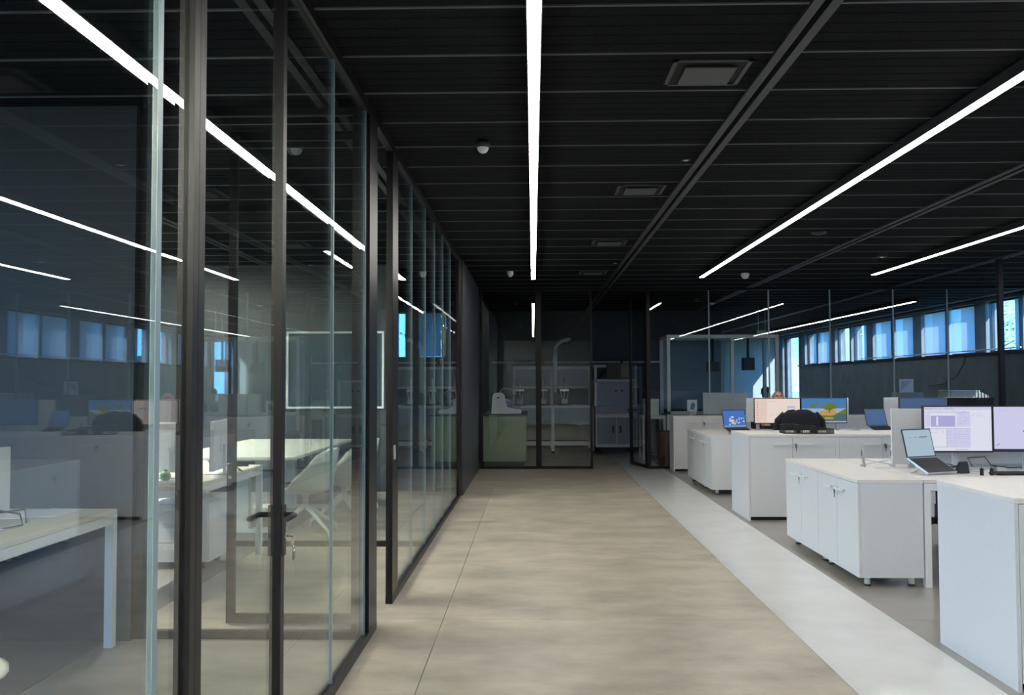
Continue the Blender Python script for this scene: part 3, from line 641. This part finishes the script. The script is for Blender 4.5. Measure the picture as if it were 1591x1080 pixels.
# ---------------------------------------------------------------- chairs
def office_chair(label, loc, rz):
    """faces +Y locally, back at -Y"""
    o = thing('office_chair', label, 'chair', loc, rz, 'black office chairs')
    MB().box(-.24, .24, -.23, .23, .42, .50).bevel(.03, 3).build('seat', fabric, o)
    b = MB(); n = 9; pts = []
    prof = [(.17, .56), (.215, .62), (.235, .75), (.235, .90), (.215, 1.0), (.17, 1.04)]
    rings = []
    for wd, z in prof:
        off = -.25 - .06 * ((z - .56) / .48) ** 1.5
        rings.append([(wd * (2 * j / n - 1), off - .05 * (1 - (2 * j / n - 1) ** 2), z) for j in range(n + 1)])
    for s in (0, -.035):
        g = [[b.b.verts.new((x, y + s, z)) for x, y, z in r] for r in rings]
        for i in range(len(g) - 1):
            for j in range(n): f = b.b.faces.new((g[i][j], g[i][j + 1], g[i + 1][j + 1], g[i + 1][j])); f.smooth = True
        if s == 0: g0 = g
    for i in range(len(g) - 1):
        b.b.faces.new((g0[i][0], g0[i + 1][0], g[i + 1][0], g[i][0])); b.b.faces.new((g0[i][n], g[i][n], g[i + 1][n], g0[i + 1][n]))
    for j in range(n):
        b.b.faces.new((g0[-1][j], g0[-1][j + 1], g[-1][j + 1], g[-1][j])); b.b.faces.new((g0[0][j], g[0][j], g[0][j + 1], g0[0][j + 1]))
    b.build('backrest', fabric, o)
    MB().tube([(0, -.12, .42), (0, -.28, .44), (0, -.325, .55), (0, -.35, .78)], .022, n=8).build('back_support', blackmat, o)
    for s in (-1, 1):
        a = MB().tube([(s * .2, 0, .44), (s * .28, 0, .46), (s * .29, 0, .66)], .016, n=8).build('armrest', blackmat, o)
        MB().box(s * .29 - .04, s * .29 + .04, -.12, .12, .66, .69).bevel(.012).build('arm_pad', blackmat, a)
    MB().tube([(0, 0, .10), (0, 0, .28)], .028, n=12).tube([(0, 0, .28), (0, 0, .42)], .018, n=12).build('gas_lift', blackmat, o)
    bs = thing('star_base', None, None); bs.parent = o
    for k in range(5):
        a = 2 * math.pi * k / 5 + .3; c, s = math.cos(a), math.sin(a)
        MB().tube([(0, 0, .13), (.15 * c, .15 * s, .11), (.30 * c, .30 * s, .075)], [.026, .02, .014], n=8).build('leg', blackmat, bs)
        MB().tube([(.30 * c - .018 * s, .30 * s + .018 * c, .03), (.30 * c + .018 * s, .30 * s - .018 * c, .03)], .03, n=12).tube([(.3 * c, .3 * s, .03), (.3 * c, .3 * s, .078)], .008, n=6).build('caster', blackmat, bs)
    return o
office_chair('black office chair with a jacket over it at the landscape monitor desk', (3.17, 11.32, 0), R(-6))
office_chair('black office chair seen under the nearest bench', (3.70, 8.62, 0), R(180))
office_chair('black office chair under the bald person', (3.50, 13.72, 0), R(180))
# jacket draped over the chair back
b = MB(); ring = []
NJ = 24
for i, (z, ex, ey) in enumerate(((.70, .30, .105), (.80, .295, .10), (.90, .28, .095), (.98, .26, .085), (1.04, .225, .07), (1.075, .17, .05), (1.085, .10, .03))):
    ring.append([b.b.verts.new((ex * math.copysign(abs(math.cos(t)) ** .6, math.cos(t)) * (1 + .03 * math.sin(5 * t + i)), ey * math.copysign(abs(math.sin(t)) ** .7, math.sin(t)), z + .012 * math.sin(3 * t + i))) for t in [2 * math.pi * j / NJ for j in range(NJ)]])
for i in range(len(ring) - 1):
    for j in range(NJ): f = b.b.faces.new((ring[i][j], ring[i][(j + 1) % NJ], ring[i + 1][(j + 1) % NJ], ring[i + 1][j])); f.smooth = True
b.b.faces.new(ring[-1])
jk = thing('jacket', 'navy black jacket draped over the office chair back', 'jacket', (3.135, 10.985, 0), R(-6)); jk.scale = (.80, .9, .985)
b.build('body', jacketm, jk)
for s in (-1, 1): MB().tube([(s * .22, 0, 1.03), (s * .31, .03, .95), (s * .34, .05, .80), (s * .33, .06, .66)], [.05, .055, .05, .045], n=10).build('sleeve', jacketm, jk)

def shell_chair(label, loc, rz):
    """white shell swivel chair facing +Y locally"""
    o = thing('shell_chair', label, 'chair', loc, rz, 'white shell meeting chairs')
    b = MB(); N = 28; rows = []
    def rim(t):   # height of shell wall by angle, t=0 at back
        a = abs(((t + math.pi) % (2 * math.pi)) - math.pi)
        if a < 1.05: return .80 - .03 * (a / 1.05) ** 2
        if a < 1.45: return .77 - (a - 1.05) / .4 * .14
        if a < 2.0: return .63 - (a - 1.45) / .55 * .15
        return .455
    for f_ in (0, .45, .8, 1.0):
        rows.append([(f_, None)])
    prof = [(.05, .40, 0), (.15, .402, 0), (.215, .42, 0), (.245, .45, 0)]
    g = []
    for r, z, _ in prof:
        g.append([b.b.verts.new((r * math.sin(t) * 1.02, -r * math.cos(t), z)) for t in [2 * math.pi * j / N for j in range(N)]])
    for q in (.35, .7, 1.0):
        g.append([b.b.verts.new(((.245 + .035 * q) * math.sin(t) * 1.02, -(.245 + .055 * q) * math.cos(t), .45 + (rim(t) - .45) * q)) for t in [2 * math.pi * j / N for j in range(N)]])
    for i in range(len(g) - 1):
        for j in range(N): f = b.b.faces.new((g[i][j], g[i][(j + 1) % N], g[i + 1][(j + 1) % N], g[i + 1][j])); f.smooth = True
    b.b.faces.new(g[0][::-1])
    so = b.build('shell', shell, o); md = so.modifiers.new('thick', 'SOLIDIFY'); md.thickness = .012; md.offset = 1
    MB().lathe([(.0, .425), (.19, .43), (.215, .45), (.20, .475), (0, .485)], None, 24).build('seat_pad', cushion, o)
    MB().lathe([(.05, .40), (.045, .37), (.028, .34), (.022, .24), (.035, .225)], None, 16).build('column', shell, o)
    for k in range(4):
        a = math.pi / 4 + k * math.pi / 2; c, s = math.cos(a), math.sin(a)
        MB().tube([(.01 * c, .01 * s, .265), (.12 * c, .12 * s, .20), (.36 * c, .36 * s, .055)], [.026, .02, .013], n=8).tube([(.355 * c, .355 * s, .06), (.365 * c, .365 * s, 0)], [.012, .011], n=8).build('leg', shell, o)
    return o
sc = shell_chair('white shell chair nearest the cross glass, pulled up to the meeting table', (-2.12, 8.62, 0), R(95))
for (x, y, r, l) in ((-1.90, 9.32, 82, 'white shell chair second along the corridor side of the meeting table'), (-2.0, 10.15, 92, 'white shell chair farthest along the corridor side of the meeting table'), (-3.75, 9.0, -88, 'white shell chair across the meeting table, nearer one'), (-3.75, 10.1, -95, 'white shell chair across the meeting table, farther one'), (-2.03, 2.98, -80, 'pale shell chair at bottom left edge of view beside the cream desk')):
    dup(sc, (x, y, 0), R(r), l)
o = thing('meeting_table', 'long white meeting table with shell chairs around it', 'table', (-3.35, 8.25, 0))
MB().box(0, 1.22, 0, 2.7, .715, .745).bevel(.008).build('tabletop', shell, o)
for y in (.5, 2.2):
    MB().box(.55, .67, y - .04, y + .04, .04, .715).build('leg', whitemetal, o); MB().box(.2, 1.02, y - .04, y + .04, 0, .04).build('foot', whitemetal, o)
b = MB().box(-3.17, -1.94, 11.985, 11.998, 1.09, 2.06, M('dark_glass_board', (.05, .075, .095), .12))
o = thing('wall_board', 'dark glossy board in a white frame on the meeting room wall', 'board', (0, 0, 0)); b.build('board', None, o)
f = MB().box(-3.2, -1.93, 11.96, 11.998, 2.05, 2.075).box(-3.2, -1.93, 11.96, 11.998, 1.075, 1.1).box(-3.2, -3.175, 11.96, 11.998, 1.1, 2.05).box(-1.955, -1.93, 11.96, 11.998, 1.1, 2.05).build('frame', whitemetal, o)

# ---------------------------------------------------------------- people
def person(label, loc, rz, cloth, bald):
    """seated, facing +Y locally, forearms forward on a desk; origin on floor under the hips"""
    o = thing('person', label, 'person', loc, rz)
    def skinned(name, V, Ed, rad, mat, root=0):
        me = bpy.data.meshes.new(name); me.from_pydata(V, Ed, []); me.materials.append(mat)
        ob = bpy.data.objects.new(name, me); C.objects.link(ob); ob.parent = o
        ob.modifiers.new('skin', 'SKIN').use_smooth_shade = True
        for i, r in enumerate(rad): me.skin_vertices[0].data[i].radius = r if isinstance(r, tuple) else (r, r)
        me.skin_vertices[0].data[root].use_root = True
        ob.modifiers.new('sub', 'SUBSURF').levels = 2; ob.modifiers['sub'].render_levels = 2
        return ob
    V = [(0, 0, .50), (0, 0, .66), (0, .01, .84), (0, .02, .95), (0, .03, 1.03), (0, .045, 1.09), (0, .05, 1.17), (0, .045, 1.235)]
    rad = [(.16, .12), (.145, .11), (.16, .115), (.11, .085), .055, .07, (.078, .095), (.055, .07)]
    Ed = [(i, i + 1) for i in range(7)]
    for s in (-1, 1):
        n = len(V); V += [(s * .19, .02, .93), (s * .27, .07, .74), (s * .28, .36, .775), (s * .28, .44, .775), (s * .28, .50, .77)]
        rad += [.06, .047, .034, (.040, .02), (.036, .015)]; Ed += [(3, n), (n, n + 1), (n + 1, n + 2), (n + 2, n + 3), (n + 3, n + 4)]
        for k, (dx, L) in enumerate(((-.027, .050), (-.009, .062), (.009, .060), (.026, .045))):
            m_ = len(V); V += [(s * .28 + dx, .525, .77), (s * .28 + dx, .525 + L, .757)]; rad += [.0095, .0075]; Ed += [(n + 4, m_), (m_, m_ + 1)]
        m_ = len(V); V += [(s * (.28 - .045), .47, .765), (s * (.28 - .06), .51, .76)]; rad += [.011, .009]; Ed += [(n + 3, m_), (m_, m_ + 1)]
        m_ = len(V); V += [(s * .10, .05, .52), (s * .12, .45, .53), (s * .12, .42, .09), (s * .12, .55, .04)]; rad += [.085, .06, .042, .04]; Ed += [(0, m_), (m_, m_ + 1), (m_ + 1, m_ + 2), (m_ + 2, m_ + 3)]
    skinned('body', V, Ed, rad, skin)
    # clothing, slightly larger than the body
    V2 = [(0, 0, .52), (0, 0, .66), (0, .01, .84), (0, .02, .95), (0, .028, 1.0)]; r2 = [(.175, .135), (.16, .125), (.175, .13), (.125, .10), .068]; E2 = [(0, 1), (1, 2), (2, 3), (3, 4)]
    for s in (-1, 1):
        n = len(V2); V2 += [(s * .19, .02, .93), (s * .27, .07, .74), (s * .28, .33, .775)]; r2 += [.072, .06, .046]; E2 += [(3, n), (n, n + 1), (n + 1, n + 2)]
    skinned('shirt', V2, E2, r2, cloth)
    V3 = [(0, 0, .54), (0, .02, .50)]; r3 = [(.17, .13), (.17, .13)]; E3 = [(0, 1)]
    for s in (-1, 1):
        n = len(V3); V3 += [(s * .10, .08, .52), (s * .12, .45, .53), (s * .12, .42, .12)]; r3 += [.098, .072, .055]; E3 += [(1, n), (n, n + 1), (n + 1, n + 2)]
    skinned('trousers', V3, E3, r3, denim)
    for s in (-1, 1):
        MB().box(s * .12 - .045, s * .12 + .045, .36, .62, 0, .07).bevel(.02).build('shoe', blackmat, o)
        MB().ball((s * .082, .05, 1.155), .028, None, 2, (.35, .7, 1.1)).build('ear', skin, o)
        MB().ball((s * .03, .128, 1.17), .011, None, 1).build('eye', hairm, o)
    MB().prism([(-.010, 1.13), (.010, 1.13), (.004, 1.175), (-.004, 1.175)], .12, .162).build('nose', skin, o)
    MB().box(-.022, .022, .125, .137, 1.098, 1.104).build('mouth', brown, o)
    if not bald: MB().ball((0, .025, 1.20), .105, None, 3, (.86, 1.0, .82)).build('hair', hairm, o)
    return o
person('bald person in a dark shirt seated behind the pinkish monitor', (3.555, 13.62, .035), R(180), shirt, True)
person('dark haired person seated beyond the far glass', (4.64, 18.6, .03), R(150), shirt2, False)
office_chair('black office chair under the dark haired person', (4.64, 18.64, 0), R(150))

# ---------------------------------------------------------------- machine room
o = thing('counter', 'sage green counter behind the far left glass', 'counter', (-.86, 15.6, 0))
MB().box(.02, .72, .02, 2.0, .08, .84).build('body', sage, o); MB().box(0, .76, 0, 2.02, .84, .87).build('top', blackmat, o); MB().box(.05, .7, .05, 1.95, 0, .08).build('plinth', blackmat, o)
for k in range(3): MB().box(.72, .738, .03 + k * .66, .67 + k * .66, .1, .83).build('door', sage, o)
o = thing('rotary_flask_machine', 'white bench machine with a round glass flask on the green counter', 'lab machine', (-.72, 16.1, .87))
MB().prism([(0, 0), (.52, 0), (.52, .06), (.26, .10), (.22, .32), (.18, .36), (.05, .36), (.02, .30)], -.16, .16).bevel(.01).build('housing', whitemetal, o)
MB().ball((.40, 0, .20), .13, None, 3).build('flask', clear, o); MB().tube([(.20, 0, .26), (.34, 0, .22)], .03, n=12).build('coupling', chrome, o); MB().lathe([(.03, 0), (.03, .012), (.018, .02)], None, 14, (.12, -.17, .27)).build('knob', chrome, o)
MB().tube([(.13, 0, .36), (.2, 0, .44), (.33, 0, .43), (.45, 0, .33)], .006, n=6).build('hose', lightgrey, o)
o = thing('lab_bench', 'grey framed laboratory bench behind the far glass', 'workbench', (-.42, 18.4, 0))
MB().box(0, 1.62, 0, .85, .90, .95).build('worktop', lightgrey, o)
for x in (.0, .78, 1.56):
    for y in (.0, .79): MB().box(x, x + .06, y, y + .06, .05, .90).build('leg', lightgrey, o); MB().lathe([(.03, 0), (.03, .03), (.012, .05)], None, 12, (x + .03, y + .03, 0)).build('foot', blackmat, o)
MB().box(0, 1.62, .01, .05, .16, .24).build('lower_rail', lightgrey, o); MB().box(.06, 1.56, .03, .04, .58, .90).build('front_panel', bluegrey, o); MB().box(.06, 1.56, .5, .52, .24, .58).build('back_panel', wallgrey, o)
for x in (.0, .78, 1.56): MB().box(x, x + .05, .78, .83, .95, 1.72).build('upright', lightgrey, o)
MB().box(0, 1.62, .77, .84, 1.68, 1.74).box(0, 1.62, .77, .84, 1.28, 1.33).build('cross_rail', lightgrey, o)
for x in (.05, .83): MB().box(x, x + .73, .80, .81, 1.33, 1.68).build('panel', bluegrey, o)
for i, (x, nm, lb) in enumerate(((.15, 'test_rig', 'silver clamp rig at left on the laboratory bench'), (.62, 'test_rig', 'silver clamp rig in the middle of the laboratory bench'), (1.05, 'test_rig', 'slim silver clamp rig at right on the laboratory bench'))):
    r = thing(nm, lb, 'lab stand', (-.42 + x, 18.65, .95)); MB().box(-.12, .12, -.1, .1, 0, .03).build('base', blackmat, r); MB().tube([(0, .05, .03), (0, .05, .55)], .018, n=8).build('rod', silver, r)
    MB().box(-.09, .09, .0, .06, .28, .32).build('clamp', silver, r); MB().tube([(-.08, .02, .28), (-.05, -.02, .15), (.03, 0, .06), (.08, .02, .28)], .012, n=8).build('hose', brass if i == 0 else lightgrey, r); MB().box(-.06, .06, -.06, .04, .03, .12).build('block', lightgrey, r)
o = thing('extraction_duct', 'pale vertical extraction duct above the laboratory bench', 'duct', (.45, 18.95, 0)); MB().tube([(0, 0, 1.2), (0, 0, 2.05)], .045, n=16).build('pipe', whitemetal, o)
for z in (1.9, 2.02): MB().tube([(0, 0, z), (0, 0, z + .03)], .052, n=16).build('collar', silver, o)
MB().tube([(0, 0, 2.05), (.01, 0, 2.12), (.06, 0, 2.2), (.15, 0, 2.26), (.26, 0, 2.28), (.3, .4, 2.3), (.3, 1.04, 2.3)], .044, n=16).build('elbow', lightgrey, o)
o = thing('equipment_cabinet', 'blue-grey equipment cabinet with two lower doors behind the glass', 'cabinet', (1.22, 18.2, 0))
MB().box(0, .82, 0, .9, .14, .80).build('body', lightgrey, o)
for x in (.03, .42):
    dr = MB().box(x, x + .37, -.02, 0, .2, .72).build('door', bluegrey, o); MB().box((x + .29) if x < .1 else x + .04, (x + .33) if x < .1 else x + .08, -.035, -.02, .42, .56).build('latch', blackmat, dr)
MB().box(-.01, .88, -.06, .95, .80, .94).build('worktop', bluegrey, o); MB().box(.0, .80, .2, .9, .94, 1.42).build('upper_box', bluegrey, o)
MB().box(-.01, .04, .15, .2, .94, 1.74).box(.78, .83, .15, .2, .94, 1.74).box(-.03, .83, .15, .2, 1.42, 1.47).box(-.03, .83, .15, .2, 1.70, 1.75).build('frame', lightgrey, o)
for x in (.42, .54): MB().tube([(x, .2, 1.24), (x, .17, 1.24)], .02, n=10).build('knob', blackmat, o)
for x in (.08, .74):
    for y in (.08, .82): MB().tube([(x - .02, y, .05), (x + .02, y, .05)], .05, n=12).tube([(x, y, .05), (x, y, .14)], .012, n=6).build('caster', blackmat, o)
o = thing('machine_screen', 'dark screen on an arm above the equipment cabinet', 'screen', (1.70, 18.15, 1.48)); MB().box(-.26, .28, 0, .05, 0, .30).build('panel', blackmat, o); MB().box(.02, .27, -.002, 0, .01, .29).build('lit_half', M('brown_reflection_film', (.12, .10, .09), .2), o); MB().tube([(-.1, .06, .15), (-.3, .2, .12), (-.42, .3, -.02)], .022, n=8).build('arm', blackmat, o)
o = thing('wall_pipe', 'thin pale pipe running along the machine room wall', 'pipe', (0, 19.95, 1.84)); MB().tube([(-.9, 0, 0), (4.0, 0, 0)], .02, n=8).build('tube', lightgrey, o)
for x in (.2, 1.9, 3.6): MB().box(x - .03, x + .03, -.03, .05, -.03, .03).build('bracket', blackmat, o)
o = thing('machine_enclosure', 'tall pale framed machine enclosure with glass sides behind the farthest cabinets', 'machine', (2.42, 16.8, 0))
for x in (0, 1.15, 1.95):
    for y in (0, .9): MB().box(x, x + .06, y, y + .06, .05, 2.2).build('upright', whitemetal, o)
MB().box(0, 2.01, 0, .06, 2.2, 2.26).box(0, 2.01, .9, .96, 2.2, 2.26).box(0, .06, .06, .9, 2.2, 2.26).box(1.95, 2.01, .06, .9, 2.2, 2.26).box(0, 2.01, 0, .06, .82, .88).build('beam', whitemetal, o)
MB().box(.06, 1.15, .02, .03, .9, 2.2).build('glass_pane', clear, o); MB().box(1.21, 1.95, .02, .03, .9, 2.2).build('glass_pane', clear, o)
MB().box(.06, 1.15, .91, .93, .9, 2.2).build('back_panel', bluegrey, o); MB().box(.02, 1.99, .02, .94, .05, .82).build('base_cabinet', bluegrey, o)
MB().tube([(.9, .4, 2.2), (.9, .4, 1.75)], .025, n=8).box(.8, 1.0, .3, .5, 1.6, 1.78).build('spindle', blackmat, o); MB().tube([(1.55, .4, 2.2), (1.55, .4, 1.85)], .025, n=8).box(1.45, 1.65, .3, .5, 1.62, 1.85).build('camera_head', blackmat, o)
o = thing('wall_panel_board', 'white panel leaning behind the farthest cabinets', 'board', (2.95, 16.2, 0)); MB().box(0, .75, 0, .03, .85, 1.22).bevel(.006).build('panel', white, o); MB().box(.1, .14, .03, .06, 0, .9).box(.6, .64, .03, .06, 0, .9).build('stand', lightgrey, o)
o = thing('picture_card', 'small white card with a blue drawing behind the glass', 'picture', (2.66, 16.1, 0)); MB().box(0, .17, 0, .01, .9, 1.1).build('card', paper, o); MB().prism([(.05, .93), (.12, .93), (.14, 1.02), (.09, 1.06), (.06, 1.0)], -.002, 0).build('drawing', M('blue_ink', (.12, .25, .42), .7), o); MB().box(.04, .13, .01, .09, 0, .92).build('pedestal', lightgrey, o)
o = thing('side_table', 'white side table with a box beyond the far doorway', 'table', (1.98, 16.9, 0)); MB().box(0, .42, 0, .6, .74, .8).build('tabletop', lightgrey, o)
for x in (0, .38):
    for y in (0, .56): MB().box(x, x + .04, y, y + .04, 0, .74).build('leg', lightgrey, o)
t = MB().box(2.03, 2.3, 17.0, 17.3, .8, 1.1).bevel(.006).build('storage_box', white); tag(t, 'white box standing on the side table beyond the doorway', 'box')
t = MB().lathe([(.10, 0), (.12, .02), (.13, .55), (.12, .6), (.11, .58)], None, 16).build('waste_bin', brown); t.location = (2.19, 15.5, 0); tag(t, 'red-brown waste bin beside the farthest cabinets', 'bin')
# far hall things along the right
o = thing('plotter', 'pale plotter with sloping lid behind the frameless glass', 'printer', (7.0, 15.9, 0))
MB().prism([(0, .86), (.75, .86), (.72, 1.16), (.55, 1.24), (.1, 1.24)], 0, .5).bevel(.01).build('body', lightgrey, o); MB().box(.08, .6, .05, .45, 1.24, 1.25).build('lid', whitemetal, o)
for x in (.1, .6): MB().box(x, x + .06, .22, .28, .05, .86).build('leg', blackmat, o); MB().box(x, x + .06, .0, .5, 0, .05).build('foot', blackmat, o)
o = thing('framed_picture', 'small framed picture leaning behind the glass', 'picture', (6.85, 17.5, 0)); MB().box(0, .26, 0, .02, 1.2, 1.45).build('frame', whitemetal, o); MB().prism([(.03, 1.23), (.23, 1.42), (.03, 1.42)], -.003, 0).build('print', lightgrey, o); MB().box(-.15, .45, .03, .45, 0, 1.2).build('pedestal', wallgrey, o)
t = MB().tube([(XR - .04, 18.3, 1.93), (XR - .06, 18.35, 1.75), (XR - .05, 18.7, 1.5), (XR - .05, 19.3, 1.35), (XR - .05, 20, 1.32)], .012, n=6).build('wall_cable', blackmat); tag(t, 'black cable hanging below the right wall windows', 'cable')
o = thing('exit_sign', 'small pale sign hanging beyond the far glass', 'sign', (4.72, 19.2, 2.35)); MB().box(-.10, .10, -.01, .01, 0, .12).build('plate', M('sign_pale_green', (.55, .68, .5), .4), o); MB().tube([(-.07, 0, .12), (-.07, 0, .6)], .004, n=6).tube([(.07, 0, .12), (.07, 0, .6)], .004, n=6).build('hanger', silver, o)

# ---------------------------------------------------------------- outdoors
t = MB().box(-80, 120, -80, 160, -.8, -.3).build('ground_outside', grass); tag(t, 'dry grass outside the windows', 'ground', kind='stuff')
b = MB(); pts = [(-80 + 10 * k, 3.0 + 2.5 * math.sin(k * .9) + 1.3 * math.sin(k * 2.3)) for k in range(26)]
b.prism([(x, z) for x, z in pts] + [(170, -1), (-80, -1)], 60, 75, axis='x'); t = b.build('hill_ridge', hillm); tag(t, 'low green hill line outside the windows', 'hill', kind='structure')
def tree(label, x, y, h, n, seed, sp):
    rd = random.Random(seed); o = thing('tree', label, 'tree', (x, y, -.3), 0, 'trees outside the windows'); tr = MB(); lf = MB()
    tr.tube([(0, 0, 0), (.05, .05, h * .4), (0, .1, h * .8), (.05, .1, h)], [.12, .08, .04, .015], n=8)
    for k in range(26):
        z = h * rd.uniform(.3, .95); a = rd.uniform(0, 6.28); L = sp * rd.uniform(.5, 1) * (1.15 - z / h * .6); e = Vector((L * math.cos(a), L * math.sin(a), z + L * rd.uniform(.2, .7)))
        tr.tube([(0, .08, z), tuple(Vector((0, .08, z)).lerp(e, .5) + Vector((0, 0, .06))), tuple(e)], [.025, .016, .006], n=5)
        for q in range(n):
            p = Vector((0, .08, z)).lerp(e, rd.uniform(.25, 1.1)) + Vector([rd.gauss(0, .16) for _ in range(3)]); s = rd.uniform(.04, .085)
            u = Vector([rd.gauss(0, 1) for _ in range(3)]).normalized(); v = u.orthogonal().normalized()
            lf.quad([p + u * s, p + v * s * .5, p - u * s, p - v * s * .5])
    tr.build('trunk', barkm, o); tag(lf.build('foliage', leafm, o), kind='stuff')
tree('thin leafy tree outside the right windows', 13.0, 26.5, 5.6, 45, 3, 1.7)
#tree('bushy tree outside the right windows, farther along', 15.0, 36.0, 5.0, 50, 5, 1.9)
#tree('leafy tree outside the near right windows', 13.5, 6.0, 5.5, 45, 9, 1.8)
tree('small tree outside the end window of the left rooms', -2.6, 27.0, 4.4, 40, 11, 1.3)
